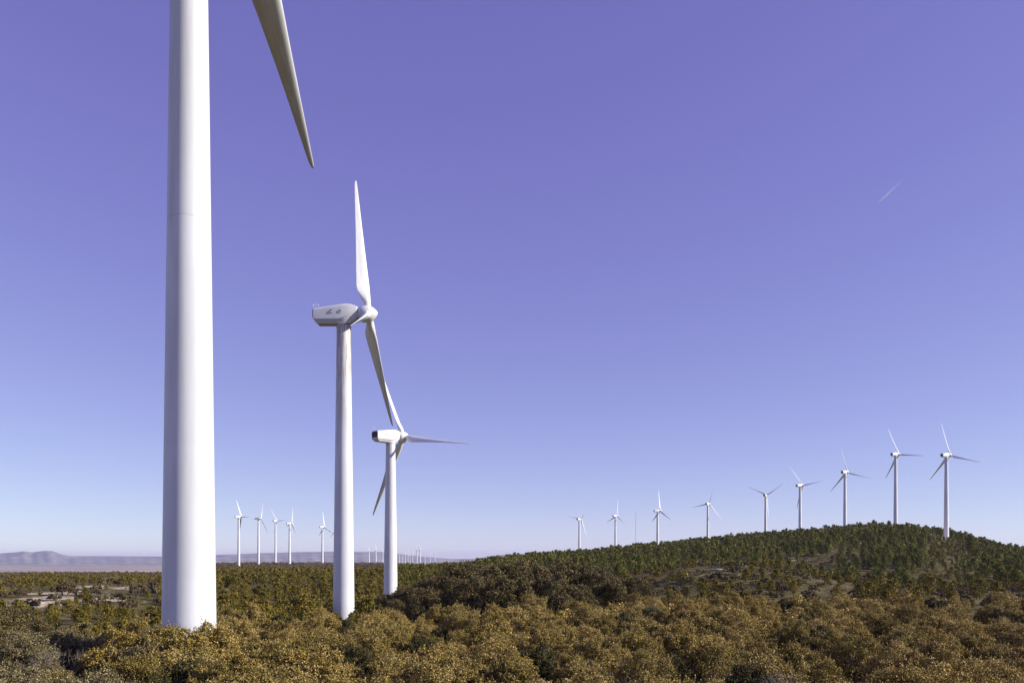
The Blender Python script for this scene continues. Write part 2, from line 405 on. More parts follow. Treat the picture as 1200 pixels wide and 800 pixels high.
def nacelle_mesh():
    # x, top, fold, bottom, half width at fold, half width of the flat top, of the bottom
    S = [(-5.15, 0.62, -1.10, -1.14, 1.20, 0.95, 1.10), (-5.1, 0.72, -1.16, -1.22, 1.27, 1.02, 1.12), (-4.4, 0.86, -1.22, -1.80, 1.30, 1.05, 0.85), (-3.0, 1.10, -1.22, -1.80, 1.34, 1.08, 0.82),
         (-1.3, 1.40, -1.22, -1.80, 1.38, 1.08, 0.82), (-0.4, 1.56, -1.18, -1.82, 1.38, 1.05, 0.85), (0.4, 1.66, -0.70, -1.82, 1.34, 1.00, 0.85), (1.1, 1.62, -0.30, -1.60, 1.25, 0.92, 0.72),
         (1.8, 1.44, 0.05, -1.10, 1.10, 0.80, 0.60), (2.2, 1.22, 0.15, -0.85, 0.98, 0.68, 0.55), (2.24, 1.12, 0.15, -0.75, 0.90, 0.62, 0.5)]
    rings = []
    for x, zt, zf, zb, w, wt, wb in S:
        if x < 0: x *= 0.90
        zt, zf, w, wt = zt * 0.84, zf * 0.92, w * 0.94, wt * 0.94
        sh = zt - 0.42 * (zt - zf) * 0.5
        pts = [(wb, zb), (w, zf), (w * 1.0, sh - 0.1), (w * 0.97, sh + 0.12), (w * 0.88, zt - 0.12), (wt * 0.85, zt - 0.02), (wt * 0.4, zt + 0.03)]
        pts = pts + [(-a, b) for a, b in pts[::-1]]
        rings.append(np.array([(x, a, b + 0.0) for a, b in pts]))
    V, Q, T = loft(rings)
    V = V[:, :]
    return sharp(np_mesh('nacelle', V, Q[:, ::-1], T[:, ::-1], [M_NACELLE], smooth=True), 20)

def box(x0, x1, y0, y1, z0, z1):
    r = lambda x: np.array([(x, y0, z0), (x, y1, z0), (x, y1, z1), (x, y0, z1)])
    return loft([r(x0), r(x1)])

def grille_mesh():
    P = [box(-4.74, -4.642, -0.98, 0.98, -0.90, 0.42)]
    for k in range(7):
        z = -0.84 + k * 0.18
        P.append(box(-4.79, -4.742, -0.94, 0.94, z, z + 0.08))
    return np_mesh('rear_grille', *join(P), [M_DARK])

def mast_mesh():
    P = [tube([(-4.4, 0.35, 0.55), (-4.55, 0.35, 1.7)], [0.05, 0.035]), tube([(-4.95, 0.35, 1.25), (-4.15, 0.35, 1.32)], [0.03, 0.03]),
         tube([(-4.95, 0.35, 1.2), (-4.95, 0.35, 1.55)], [0.09, 0.09]), tube([(-4.15, 0.35, 1.28), (-4.15, 0.35, 1.6)], [0.07, 0.07])]
    return np_mesh('weather_mast', *join(P), [M_STEEL])

def emblem_meshes(kind):
    """marks on the shell: two dark open rings, or one faded line of lettering too worn to read"""
    y = -1.30; out = []
    if kind == 'dark':
        for cx, a0, a1, rad in ((-1.75, 55, 315, 0.24), (-0.45, 10, 325, 0.21)):
            pts = [(cx + rad * 1.2 * math.cos(math.radians(a)), y, 0.0 + rad * math.sin(math.radians(a))) for a in np.linspace(a0, a1, 22)]
            v, q, t = tube(pts, [0.045] * 22, 5); out.append(np_mesh('emblem', v, q, t, [M_MARK]))
        return out
    pts = [(x, y, -0.05 + 0.24 * math.sin(x * 9)) for x in np.linspace(-2.6, -0.6, 40)]
    v, q, t = tube(pts, [0.05] * 40, 5)
    return [np_mesh('emblem', v, q, t, [M_FADED])]

def spinner_mesh():
    prof = [(2.22, 0.70), (2.5, 0.78), (2.52, 1.05), (2.95, 1.26), (3.5, 1.34), (4.1, 1.30), (4.55, 1.08), (4.95, 0.74), (5.25, 0.40), (5.38, 0.16), (5.42, 0.02)]
    n = 36; t = np.arange(n) * 2 * math.pi / n
    rings = [np.stack([np.full(n, x - OVER), r * np.cos(t), r * np.sin(t)], 1) for x, r in prof]
    V, Q, T = loft(rings)
    return sharp(np_mesh('spinner', V, Q, T, [M_HUB], smooth=True), 40)

def blade_mesh():
    # radius, chord, thickness ratio, twist, blend from round root to aerofoil, sweep of the pitch axis along the chord
    S = [(0.5, 1.10, 1.0, 0, 0), (1.25, 1.10, 1.0, 0, 0), (1.9, 1.25, 0.85, 14, .3), (2.8, 1.75, 0.50, 13, .75), (3.8, 2.20, 0.33, 11, 1), (4.6, 2.28, 0.28, 9.5, 1), (6.5, 2.05, 0.24, 7, 1),
         (9.0, 1.74, 0.21, 5, 1), (12.0, 1.40, 0.18, 3, 1), (15.0, 1.10, 0.16, 1.6, 1), (18.0, 0.84, 0.15, 0.6, 1), (21.0, 0.58, 0.14, 0, 1), (22.6, 0.42, 0.13, 0, 1), (23.3, 0.26, 0.12, 0, 1), (23.5, 0.10, 0.12, 0, 1)]
    n = 28; a = np.arange(n) * 2 * math.pi / n
    rings = []
    for r, c, th, tw, b in S:
        u = 0.5 - 0.5 * np.cos(a)                                  # 0 leading edge ... 1 trailing edge
        half = 5 * (0.2969 * np.sqrt(u) - 0.126 * u - 0.3516 * u ** 2 + 0.2843 * u ** 3 - 0.1036 * u ** 4) * th * c
        sg = np.where(a <= math.pi, 1.0, -1.0)
        ax, ay = (0.28 - u) * c, sg * half + 0.02 * c * np.sin(math.pi * u)
        cx, cy = np.cos(a) * c / 2, np.sin(a) * c / 2
        x, y = cx * (1 - b) + ax * b, cy * (1 - b) + ay * b
        w = math.radians(tw)
        rings.append(np.stack([x * math.cos(w) - y * math.sin(w), x * math.sin(w) + y * math.cos(w), np.full(n, r)], 1))
    V, Q, T = loft(rings)
    return np_mesh('blade', V, Q, T, [M_BLADE], smooth=True)

MESH = {'nacelle': nacelle_mesh(), 'grille': grille_mesh(), 'mast': mast_mesh(), 'dark': emblem_meshes('dark'), 'faded': emblem_meshes('faded'), 'spinner': spinner_mesh(), 'blade': blade_mesh()}
PITCH = math.radians(115)
TOWERS = []
def turbine(x, y, zhub, yaw, theta, label, group, stained=False, emblem=None, small=False, min_h=34.0, pitch=PITCH):
    """zhub: height of the rotor axis over the tower's centre line"""
    zg = float(ground(x, y)) - 0.05
    top = zhub - 1.78 + 0.44
    H = max(min_h, top - zg)
    yw = math.radians(yaw)
    root = empty('wind_turbine', (x, y, top - H), yw)
    tag(root, label, 'wind turbine', group)
    Hq = round(H * 2) / 2
    tw = link('tower', tower_mesh(H, M_TOWER_STAINED if stained else M_TOWER), root); tw.location = (0, 0, Hq); tw.scale = (1.9, 1.9, 1) if small else (1, 1, 1)
    zc = H + 1.78 - 0.44 + 0.44                                     # hub centre above the root
    na = link('nacelle', MESH['nacelle'], root); na.location = (0, 0, zc)
    if not small:
        link('rear_grille', MESH['grille'], na); link('weather_mast', MESH['mast'], na)
        for em in (MESH[emblem] if emblem else ()): link('emblem', em, na)
    a = Vector((math.cos(TILT), 0, math.sin(TILT))); u = Vector((-math.sin(TILT), 0, math.cos(TILT))); s = Vector((0, 1, 0))
    hub = Vector((OVER, 0, zc))
    sp = link('spinner', MESH['spinner'], root)
    sp.matrix_basis = Matrix.Translation(hub) @ Matrix((a, s, u)).transposed().to_4x4()
    for k in range(3):
        t = math.radians(theta + 120 * k)
        b = u * math.cos(t) + s * math.sin(t)
        inpl = a.cross(b)                                           # direction of travel in the rotor disc
        X = a * math.sin(pitch) + inpl * math.cos(pitch)            # leading edge
        Y = b.cross(X)
        bl = link('blade', MESH['blade'], root)
        bl.matrix_basis = Matrix.Translation(hub) @ Matrix((X, Y, b)).transposed().to_4x4()
    TOWERS.append((x, y))
    return root

GN, GH, GP, GF = 'large wind turbines rising from the oak scrub', 'wind turbines along the hilltop', 'wind turbines on the plateau behind the near towers', 'tiny wind turbines on the horizon'
turbine(-20.7, 54.7, 53.7, 5, 106, 'huge nearest white turbine cropped by the top edge, one grey blade hanging beside its tower', GN, pitch=math.radians(70))
turbine(-26.8, 135.9, 50.9, 1, 10, 'tall white turbine with rust-streaked tower and two dark marks on its nacelle', GN, stained=True, emblem='dark')
turbine(-28.8, 202.4, 41.3, 46, 21, 'shorter white turbine just right of the rust-streaked one, with a black rear nacelle grille', GN, emblem='faded')
HILL = [
    (88.8, 1125.1, 66.8, 48, 78, 'lowest white turbine at the left end of the hilltop row, one blade pointing left'),
    (142.7, 1177.6, 74.1, 38, 111, 'second hilltop turbine from the left end, just left of the thin mast'),
    (167.7, 982.9, 69.6, 22, 0, 'third hilltop turbine from the left end, just right of the thin mast'),
    (236.5, 1030.9, 80.8, 52, 99, 'fourth hilltop turbine from the left end, standing alone with wide gaps beside it'),
    (271.9, 914.8, 82.2, 56, 63, 'hilltop turbine with two blades raised in a wide V'),
    (272.3, 806.5, 83.1, 30, 36, 'hilltop turbine fourth from the right end, right of the one with V-shaped blades'),
    (289.7, 742.4, 89.0, 38, 12, 'hilltop turbine third from the right end of the row'),
    (309.6, 688.7, 97.8, 26, 21, 'hilltop turbine second from the right end, with one blade level to the right'),
    (301.3, 592.0, 85.1, 26, 12, 'largest hilltop turbine at the right end, its tower foot bare on a stony patch'),
]
for h in HILL: turbine(*h[:5], h[5], GH)
PLAT = [
    (-337.7, 1054.4, 66.4, 40, 27, 'leftmost plateau turbine, close right of the nearest white tower'),
    (-343.2, 1155.3, 69.3, -14, 24, 'second plateau turbine from the left behind the near towers'),
    (-377.8, 1363.1, 75.8, 58, 33, 'third plateau turbine from the left, with one blade level to the right'),
    (-311.1, 1193.7, 64.2, 36, 99, 'fourth plateau turbine from the left behind the near towers'),
    (-291.7, 1313.0, 64.2, 42, 3, 'plateau turbine just left of the rust-streaked tower, two blades hanging down'),
    (-267.7, 1301.4, 63.8, 62, 15, 'plateau turbine mostly hidden behind the rust-streaked tower'),
]
for h in PLAT: turbine(*h[:5], h[5], GP)
FAR = [(432.5, 645, 0), (440.4, 643.5, 0), (448.5, 646, 0), (468, 650, 1), (471.5, 651, 1), (475, 649, 1), (478, 648, 1), (480.6, 651, 1), (483.6, 648, 1),
       (488.6, 643, 2), (492.4, 643, 2), (498, 650, 3), (504, 650, 3), (509.6, 647.5, 3)]
FL = ['tiny far turbine in the gap between the rust-streaked tower and the shorter turbine', 'tiny far turbine in the crowd just right of the shorter turbine',
      'taller one of the tiny pair at the middle of the far crowd', 'tiny far turbine at the right end of the far crowd']
for px, yy, k in FAR:
    D = 52.0 / (HOR - yy) * F
    turbine(*ppx(px, D), EYE + 52.0, random.uniform(20, 60), random.uniform(0, 120), FL[k], GF + (' between the towers', ' right of the shorter turbine', ', tall pair', ', right end')[k], small=True, min_h=56)

# thin guyed measuring mast on the ridge
def lattice_mast():
    D = 960.0; x, y = ppx(745, D); zg = float(ground(x, y)); H = EYE + (HOR - 600) / F * D - zg
    root = empty('measuring_mast', (x, y, zg)); tag(root, 'thin grey lattice measuring mast standing among the hilltop turbines', 'mast')
    r = 0.32
    C3 = [(r * math.cos(a), r * math.sin(a)) for a in (0.3, 2.4, 4.5)]
    P = [tube([(cx, cy, 0), (cx, cy, H)], [0.055, 0.045], 5) for cx, cy in C3]
    nz = int(H / 1.2)
    for k in range(nz):
        a, b = C3[k % 3], C3[(k + 1) % 3]; c = C3[(k + 2) % 3]
        z = k * 1.2
        P.append(tube([(*a, z), (*b, z + 1.2)], [0.022, 0.022], 4)); P.append(tube([(*b, z), (*c, z + 1.2)], [0.022, 0.022], 4))
    link('lattice', np_mesh('lattice', *join(P), [M_STEEL]), root)
    for z in (H * 0.55, H * 0.98):
        v, q, t = tube([(0, 0, z), (1.6, 0, z)], [0.04, 0.03], 5)
        link('boom', np_mesh('boom', v, q, t, [M_STEEL]), root)
lattice_mast()

# ------------------------------------------------------------------ vegetation prototypes
def unit(v): return v / (np.linalg.norm(v, axis=-1, keepdims=True) + 1e-9)

def leaf_quads(P, N, L, W, g, along=None, jit=0.9):
    """diamond leaves at P; N outward direction; returns verts (4n,3)"""
    n = len(P)
    nn = unit(N + g.normal(0, jit, (n, 3)))
    if along is None: along = g.normal(0, 1, (n, 3))
    u = unit(along - nn * np.sum(along * nn, 1, keepdims=True)); v = np.cross(nn, u)
    L = np.broadcast_to(np.asarray(L, float).reshape(-1, 1), (n, 1)); W = np.broadcast_to(np.asarray(W, float).reshape(-1, 1), (n, 1))
    return np.stack([P - u * L, P - v * W + u * L * 0.1, P + u * L, P + v * W + u * L * 0.1], 1).reshape(-1, 3)

def rand_dirs(n, g): return unit(g.normal(0, 1, (n, 3)))

def oak_crown(g, R, Hh, nl, n_leaf, L, low=0.28, shoots=70, lobe=(0.30, 0.48)):
    """broad crown of overlapping leafy lobes with upright shoots; returns leaf verts, tone, lobe centres"""
    cen, rad = [], []
    for i in range(nl):
        a = i * 2.4 + g.uniform(-.5, .5); q = math.sqrt((i + 0.5) / nl) * 0.74
        rr = R * q
        zt = Hh * (0.80 - 0.42 * q ** 1.7) + g.uniform(-.20, .10) * Hh
        cen.append((rr * math.cos(a), rr * math.sin(a), zt)); rad.append(R * g.uniform(*lobe))
        if q > 0.45:
            cen.append((rr * 1.1 * math.cos(a + .3), rr * 1.1 * math.sin(a + .3), Hh * g.uniform(low, low + .2))); rad.append(R * g.uniform(lobe[0], lobe[1]) * .95)
    cen, rad = np.array(cen), np.array(rad)
    k = g.choice(len(cen), int(n_leaf * 1.7), p=rad ** 2 / np.sum(rad ** 2))
    d = rand_dirs(len(k), g); d[:, 2] = np.where(d[:, 2] < -0.35, -d[:, 2], d[:, 2])
    bump = 1 + 0.24 * np.sin(d[:, 0] * 7 + k) * np.sin(d[:, 1] * 6 + 2 * k) + 0.12 * np.sin(d[:, 2] * 9 + 3 * k)
    P = cen[k] + d * (rad[k] * bump * (0.72 + 0.36 * g.random(len(k)) ** 0.6))[:, None] * np.array([1, 1, .85])
    dist = np.linalg.norm(P[:, None, :] - cen[None], axis=2) / rad[None]
    deep = np.min(np.where(np.arange(len(cen))[None] == k[:, None], 9, dist), axis=1) < 0.62
    keep = ~deep & (P[:, 2] > 0.06)
    P, d, k = P[keep][:n_leaf], d[keep][:n_leaf], k[keep][:n_leaf]
    lt = g.random(len(cen))
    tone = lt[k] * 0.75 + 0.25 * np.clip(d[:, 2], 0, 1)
    V = [leaf_quads(P, d, L * g.uniform(.7, 1.3, len(P)), L * 0.55 * g.uniform(.7, 1.2, len(P)), g)]
    To = [tone]
    # upright shoots
    top = np.where(d[:, 2] > 0.25)[0]
    if shoots and len(top):
        for i in g.choice(top, shoots):
            m = 14; ln = g.uniform(.10, .30) * R * .8
            dirv = unit(np.array([d[i, 0] * .5 + g.normal(0, .2), d[i, 1] * .5 + g.normal(0, .2), 1.0]))
            s = np.linspace(0, 1, m)
            pts = P[i] + dirv * (s * ln)[:, None] + g.normal(0, .045 * R / 2 * (1.2 - s)[:, None], (m, 3))
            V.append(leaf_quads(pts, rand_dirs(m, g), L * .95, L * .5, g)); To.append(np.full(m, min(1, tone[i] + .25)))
    return np.concatenate(V), np.concatenate(To), cen

def quads_of(V): return np.arange(len(V)).reshape(-1, 4)

def limbs(g, cen, base_r, mat, name, stems=3):
    P = []
    for s in range(stems):
        a = s * 2.1 + g.uniform(0, 1); bx, by = 0.25 * math.cos(a), 0.25 * math.sin(a)
        mid = (bx * 2.2, by * 2.2, 0.38 * float(cen[:, 2].max()))
        P.append(tube([(bx, by, -0.25), (bx * 1.5, by * 1.5, mid[2] * .5), mid], [base_r, base_r * .8, base_r * .6], 7))
        for c in cen[s::stems]:
            q = np.array(mid) * .45 + c * .55 + g.normal(0, .12, 3)
            P.append(tube([mid, tuple(q), tuple(c)], [base_r * .5, base_r * .3, base_r * .1], 5))
    return np_mesh(name, *join(P), [mat], smooth=True)

def make_oak(seed, R, Hh, mat, nl=28, n_leaf=23000, L=0.048, lobe=(0.13, 0.24), shoots=190, **kw):
    g = np.random.default_rng(seed)
    V, tone, cen = oak_crown(g, R, Hh, nl, n_leaf, L, lobe=lobe, shoots=shoots, **kw)
    crown = np_mesh('crown', V, quads_of(V), None, [mat], tone=tone)
    return crown, limbs(g, cen, R * 0.045, M_BARK, 'trunk'), (V, tone)

def make_pine(seed, Hh, W, mat, n_br=46, per=30, L=0.30, simple=False):
    """young pine: whorls of upswept branches carrying needle tufts; open between the whorls"""
    g = np.random.default_rng(seed)
    V, To, tips, Bp = [], [], [], []
    for b in range(n_br):
        f = (b + g.uniform(-.4, .4)) / n_br; f = min(max(f, 0), 1)
        z0 = Hh * (0.10 + 0.86 * f)
        reach = W * 0.5 * ((1 - f) ** 0.62) * (0.55 + 0.45 * min(1, f * 5 + .35)) * g.uniform(.72, 1.18) + 0.12 * W * .5
        a = b * 2.4 + g.uniform(-.5, .5)
        dirv = np.array([math.cos(a), math.sin(a), g.uniform(.25, .6)])
        s = g.random(per) ** 0.65
        pts = np.array([0, 0, z0]) + dirv * (s * reach)[:, None] + np.array([0, 0, 1]) * (s ** 2 * reach * .35)[:, None]
        pts = pts + g.normal(0, .10 * reach + .05, (per, 3))
        out = unit(np.array([math.cos(a) * .7, math.sin(a) * .7, .9]) + g.normal(0, .45, (per, 3)))
        V.append(leaf_quads(pts, rand_dirs(per, g), L * g.uniform(.6, 1.25, per), L * (0.30 if not simple else .5) * g.uniform(.7, 1.2, per), g, along=out, jit=.4))
        To.append(np.clip(np.full(per, g.random() * .7) + .3 * s, 0, 1))
        if b % 3 == 0: Bp.append((np.array([0, 0, z0]), np.array([0, 0, z0]) + dirv * reach * .8))
    V = np.concatenate(V); To = np.concatenate(To)
    if simple: return V, To
    crown = np_mesh('crown', V, quads_of(V), None, [mat], tone=To)
    P = [tube([(0, 0, -.3), (0.04, 0, Hh * .4), (0, 0.03, Hh * .93)], [Hh * .022, Hh * .015, Hh * .004], 6)]
    P += [tube([a, b], [Hh * .006, Hh * .002], 4) for a, b in Bp]
    return crown, np_mesh('trunk', *join(P), [M_PINEBARK]), (V, To)

OAK = {'golden': [make_oak(s, r, h, M_GOLD) for s, r, h in ((11, 2.2, 4.2), (12, 2.0, 4.7), (13, 2.5, 4.1), (14, 1.8, 4.4))],
       'olive': [make_oak(s, r, h, M_OLIVE) for s, r, h in ((21, 2.3, 4.2), (22, 1.9, 4.3), (23, 2.4, 4.7))],
       'grey': [make_oak(s, r, h, M_GREY) for s, r, h in ((31, 2.2, 4.0), (32, 2.1, 4.5))],
       'dark': [make_oak(s, r, h, M_SHADE_OAK) for s, r, h in ((36, 2.2, 3.9), (37, 1.9, 4.3))]}
HOLM = [make_oak(s, r, h, M_HOLM, nl=15, n_leaf=20000, L=0.10, low=.2, shoots=90, lobe=(.20, .34)) for s, r, h in ((41, 3.7, 6.6), (42, 4.2, 6.8), (43, 3.3, 6.0))]
PINE = [make_pine(s, h, w, M_PINE) for s, h, w in ((51, 6.2, 4.0), (52, 5.4, 3.9), (53, 7.0, 4.0), (54, 5.8, 4.6))] + [make_pine(s, h, w, M_PINE_LIGHT) for s, h, w in ((55, 5.8, 4.0), (56, 5.2, 4.2), (57, 6.6, 3.9))]
YPINE = [make_pine(s, h, w, M_YPINE, n_br=34, per=30, L=.24) for s, h, w in ((61, 3.6, 2.8), (62, 3.2, 2.9), (63, 4.2, 3.0))]
SHRUB = [make_oak(s, r, h, M_SCRUB if s < 73 else M_GREY, nl=7, n_leaf=3600, L=0.105, low=.2, shoots=24) for s, r, h in ((71, 1.7, 1.7), (72, 1.5, 2.0), (73, 2.0, 2.0))]
LOD_PINE = [make_pine(s, h, w, None, n_br=26, per=9, L=.55, simple=True) for s, h, w in ((81, 6.0, 4.2), (82, 5.4, 4.2), (83, 6.6, 4.2), (84, 5.6, 4.6))]
LOD_YPINE = [make_pine(s, h, w, None, n_br=22, per=8, L=.42, simple=True) for s, h, w in ((86, 3.4, 2.8), (87, 3.0, 2.8))]
def lod_bush(seed, R, h, n, L):
    g = np.random.default_rng(seed); V, t, _ = oak_crown(g, R, h, 7, n, L, low=.2, shoots=0); return V, t
LOD_SCRUB = [lod_bush(s, 1.0, 1.0, 150, .19) for s in (91, 92, 93)]
LOD_OAK = [lod_bush(s, 2.2, 3.4, 1500, .17) for s in (95, 96)]

# ------------------------------------------------------------------ where plants stand
def scatter(px0, px1, d0, d1, spacing, dens=None, jitter=0.85, seed=1, grow=0.0):
    """jittered rows over the wedge seen between two photo columns; spacing may grow with distance"""
    g = np.random.default_rng(seed); out = []; d = d0
    while d < d1:
        sp = spacing * (1 + grow * (d - d0) / d0)
        wpx = sp / d * F
        for px in np.arange(px0 + g.random() * wpx, px1, wpx):
            dd = d + g.uniform(-.5, .5) * sp * jitter * 1.2; pp = px + g.uniform(-.5, .5) * wpx * jitter
            if dens is None or g.random() < dens(pp, dd): out.append((pp, dd))
        d += sp
    return out

TX = np.array(TOWERS)
def clear_of_towers(x, y, r=3.2): return np.min(np.hypot(TX[:, 0] - x, TX[:, 1] - y)) > r

plants = []        # dict(kind, x, y, z, s, h, w, rz, var)
def add(kind, px, d, s, h, w, var, tone=None):
    x, y = ppx(px, d)
    plants.append(dict(kind=kind, px=px, d=d, x=x, y=y, z=float(ground(x, y)), s=s, h=h * s, w=w * s, rz=random.uniform(0, 6.28), var=var, tone=tone))

# foreground oak scrub
def fg_dens(px, d):
    far = np.interp(px, [-100, 0, 60, 150, 260, 400, 470, 700, 800, 1000, 1300], [66, 64, 64, 60, 94, 96, 92, 112, 118, 122, 125])
    return 1.0 if d < far else 0.0
for px, d in scatter(-80, 1290, 19, 126, 2.75, fg_dens, seed=3, grow=0.10):
    x, y = ppx(px, d)
    if not clear_of_towers(x, y, 3.4) or random.random() < .10: continue
    v = wob(x, y, 9, 5)
    left = px < 230
    if left: tone = 'grey' if (v > -0.1 or px < 70) else ('olive' if v > -.5 else 'golden')
    else: tone = 'golden' if v > 0.0 else ('olive' if v > -0.8 else 'grey')
    if random.random() < 0.12: tone = random.choice(['golden', 'olive', 'golden' if px > 230 else 'grey'])
    if px < 150 and d < 36 and tone == 'golden': tone = 'olive' if random.random() < .5 else 'grey'
    if random.random() < .13: tone = 'dark'  # dark bushes mixed in as stand-ins for deep shade between crowns
    k = random.randrange(len(OAK[tone]))
    s = random.uniform(0.7, 1.06) * (1 if d > 32 else .85)
    if abs(px - 403) < 24 and 88 < d < 134: s *= .62
    if 175 < px < 285 and 36 < d < 51: s = random.uniform(.98, 1.12)
    R = (2.2, 1.9) if tone == 'dark' else (2.2, 2.0, 2.5, 1.8) if tone == 'golden' else (2.3, 1.9, 2.4) if tone == 'olive' else (2.2, 2.1)
    Hs = (3.9, 4.3) if tone == 'dark' else (4.2, 4.7, 4.1, 4.4) if tone == 'golden' else (4.2, 4.3, 4.7) if tone == 'olive' else (4.0, 4.5)
    if tone == 'dark': s *= .9
    add('oak', px, d, s, Hs[k], 2 * R[k], k, tone)
for px, d, s, tone, k in ((197, 49.5, 1.2, 'golden', 3), (211, 48, 1.16, 'olive', 2), (227, 47, 1.05, 'golden', 1), (243, 48.5, 1.14, 'golden', 1), (258, 51, 1.2, 'golden', 3), (204, 43.5, 1.0, 'golden', 2), (234, 43, 1.0, 'olive', 0), (184, 52, 1.1, 'grey', 1)):
    Hh, R = {'golden': ((4.2, 4.7, 4.1, 4.4), (2.2, 2.0, 2.5, 1.8)), 'olive': ((4.2, 4.3, 4.7), (2.3, 1.9, 2.4)), 'grey': ((4.0, 4.5), (2.2, 2.1))}[tone]
    add('oak', px, d, s, Hh[k], 2 * R[k], k, tone)
# large holm oaks
BIG = [(452, 128, .75), (478, 122, .86), (500, 132, .95), (520, 118, .92), (545, 128, 1.0), (570, 138, 1.06), (592, 124, 1.02), (612, 134, 1.06), (640, 128, 1.02), (662, 140, 1.05),
       (690, 138, .96), (716, 132, .86), (742, 140, .72), (560, 112, .8), (600, 110, .82), (642, 114, .78), (500, 112, .70), (4, 74, .78), (30, 82, .66), (-24, 66, .8), (-60, 76, .8), (676, 118, .66), (536, 144, 1.0), (486, 146, .9), (462, 116, .62), (470, 150, .8)]
for i, (px, d, s) in enumerate(BIG):
    s *= 1.27 if px > 540 else 1.1 if px > 485 else .88 if px > 200 else 1
    k = i % 3; add('holm', px, d, s, (6.6, 6.8, 6.0)[k], (7.4, 8.4, 6.6)[k], k)
# pines of the hill
def hill_crest(px): return np.interp(px, [470, 540, 600, 680, 722, 772, 830, 900, 950, 1000, 1050, 1110, 1150, 1200, 1300], [700, 650, 520, 600, 650, 680, 690, 650, 620, 600, 610, 640, 600, 570, 560])
def hill_dens(px, d):
    x, y = ppx(px, d); c = hill_crest(px)
    if d > c + 70: return 0
    b = float(bare(x, y))
    lo = np.interp(px, [480, 560, 700, 760, 830, 1000, 1250], [150, 165, 235, 250, 262, 250, 240])
    if d < lo or b > .25: return 0
    v = float(wob(x, y, 42, 8)) + 0.5 * float(wob(x, y, 15, 4))
    f = np.interp(px, [480, 620, 700, 950, 1040], [.55, .47, .38, .36, .48]) + 0.62 * v + (0.5 if d > c - 110 else .15 if d > c - 220 else 0)
    if px > 1010 and 320 < d < 520: f += .30
    return min(max(f, .06), 1)
for px, d in scatter(470, 1290, 160, 780, 5.6, hill_dens, seed=5, grow=0.0):
    x, y = ppx(px, d)
    if not clear_of_towers(x, y, 3.2): continue
    k = random.randrange(4) if d > 420 or random.random() < .45 else random.randrange(4, 7); s = random.uniform(.6, 1.32) * np.interp(d, [150, 300, 700], [.82, .86, .92])
    if abs(px - 1110) < 26 and d < 592: s *= .55
    if px < 560: s *= .74
    add('pine', px, d, s, (6.2, 5.4, 7.0, 5.8, 5.8, 5.2, 6.6)[k], (4.0, 3.9, 4.0, 4.6, 4.0, 4.2, 3.9)[k], k)
# young pines of the plateau
def plat_dens(px, d):
    x, y = ppx(px, d)
    if float(bare(x, y)) > .3: return 0
    lo = np.interp(px, [-60, 0, 60, 150, 262, 420, 520], [100, 96, 72, 64, 100, 104, 150])
    if px < 190 and d > 330: return .12
    if px < 190 and random.random() < .35: return 0
    if d < lo: return 0
    v = float(wob(x, y, 30, 3)) + .4 * float(wob(x, y, 11, 6))
    f = (.70 if px > 400 or px < 200 else .56) + .62 * v
    if 0 < px < 190 and 140 < d < 225: f -= .62
    if d > 430: f *= .30 if px < 215 else .45
    return min(max(f, .04), 1)
for px, d in scatter(-60, 540, 62, 600, 3.5, plat_dens, seed=6, grow=0.06):
    x, y = ppx(px, d)
    if not clear_of_towers(x, y, 2.6): continue
    k = random.randrange(3); s = random.uniform(.42, .72) if px < 200 else random.uniform(.6, 1.12)
    if abs(px - 403) < 22 and d < 135: s *= .55
    add('ypine', px, d, s, (3.6, 3.2, 4.2)[k], (2.8, 2.9, 3.0)[k], k)
for px, d in scatter(680, 1260, 120, 330, 5.0, lambda px, d: 0 if float(bare(*ppx(px, d))) > .22 else min(max(.30 + .5 * float(wob(*ppx(px, d), 18, 7)), .05), 1), seed=16):
    k = random.randrange(3); add('ypine', px, d, random.uniform(.4, .95), (3.6, 3.2, 4.2)[k], (2.8, 2.9, 3.0)[k], k)
# shrubs in the clearings and at the hill foot
SH = [(75, 197, 2.0), (84, 203, 1.5), (128, 262, 1.6), (140, 258, 1.5), (160, 205, 1.7), (172, 212, 1.6), (22, 186, 1.3), (105, 200, 1.2), (118, 172, 1.3), (96, 175, 1.2), (140, 180, 1.3),
      (64, 178, 1.0), (180, 235, 1.4), (40, 158, 1.1), (75, 150, 1.3), (110, 150, 1.4), (150, 160, 1.4), (30, 142, 1.2), (840, 205, 1.4), (862, 214, 1.2), (705, 262, 1.5), (722, 270, 1.4), (880, 265, 1.4)]
for i, (px, d, s) in enumerate(SH): add('shrub', px, d, s, (1.7, 2.0, 2.0)[i % 3], (3.4, 3.0, 4.0)[i % 3], i % 3)
def sh_dens(px, d):
    x, y = ppx(px, d)
    return 0 if float(bare(x, y)) > .3 else (.14 if px < 190 and d > 135 else .5)
for px, d in scatter(-40, 250, 84, 330, 6.5, sh_dens, seed=11) + scatter(250, 460, 150, 420, 8.5, sh_dens, seed=21) + scatter(690, 1260, 118, 330, 6.4, sh_dens, seed=12):
    k = random.randrange(3); s = random.uniform(.5, 1.05)
    if clear_of_towers(*ppx(px, d)): add('shrub', px, d, s, (1.7, 2.0, 2.0)[k], (3.4, 3.0, 4.0)[k], k)
# low scrub over the rest of the ground
def sc_dens(px, d):
    x, y = ppx(px, d)
    return 0 if float(bare(x, y)) > .45 else min(1, .5 + .4 * float(wob(x, y, 35, 9)))
for px, d in scatter(-60, 700, 380, 1500, 6.0, sc_dens, seed=13, grow=.35): add('scrub', px, d, random.uniform(.7, 1.9), 1.0, 2.0, random.randrange(3))
for px, d in scatter(640, 1260, 180, 640, 5.0, sc_dens, seed=14): add('scrub', px, d, random.uniform(.5, 1.3), 1.0, 2.0, random.randrange(3))

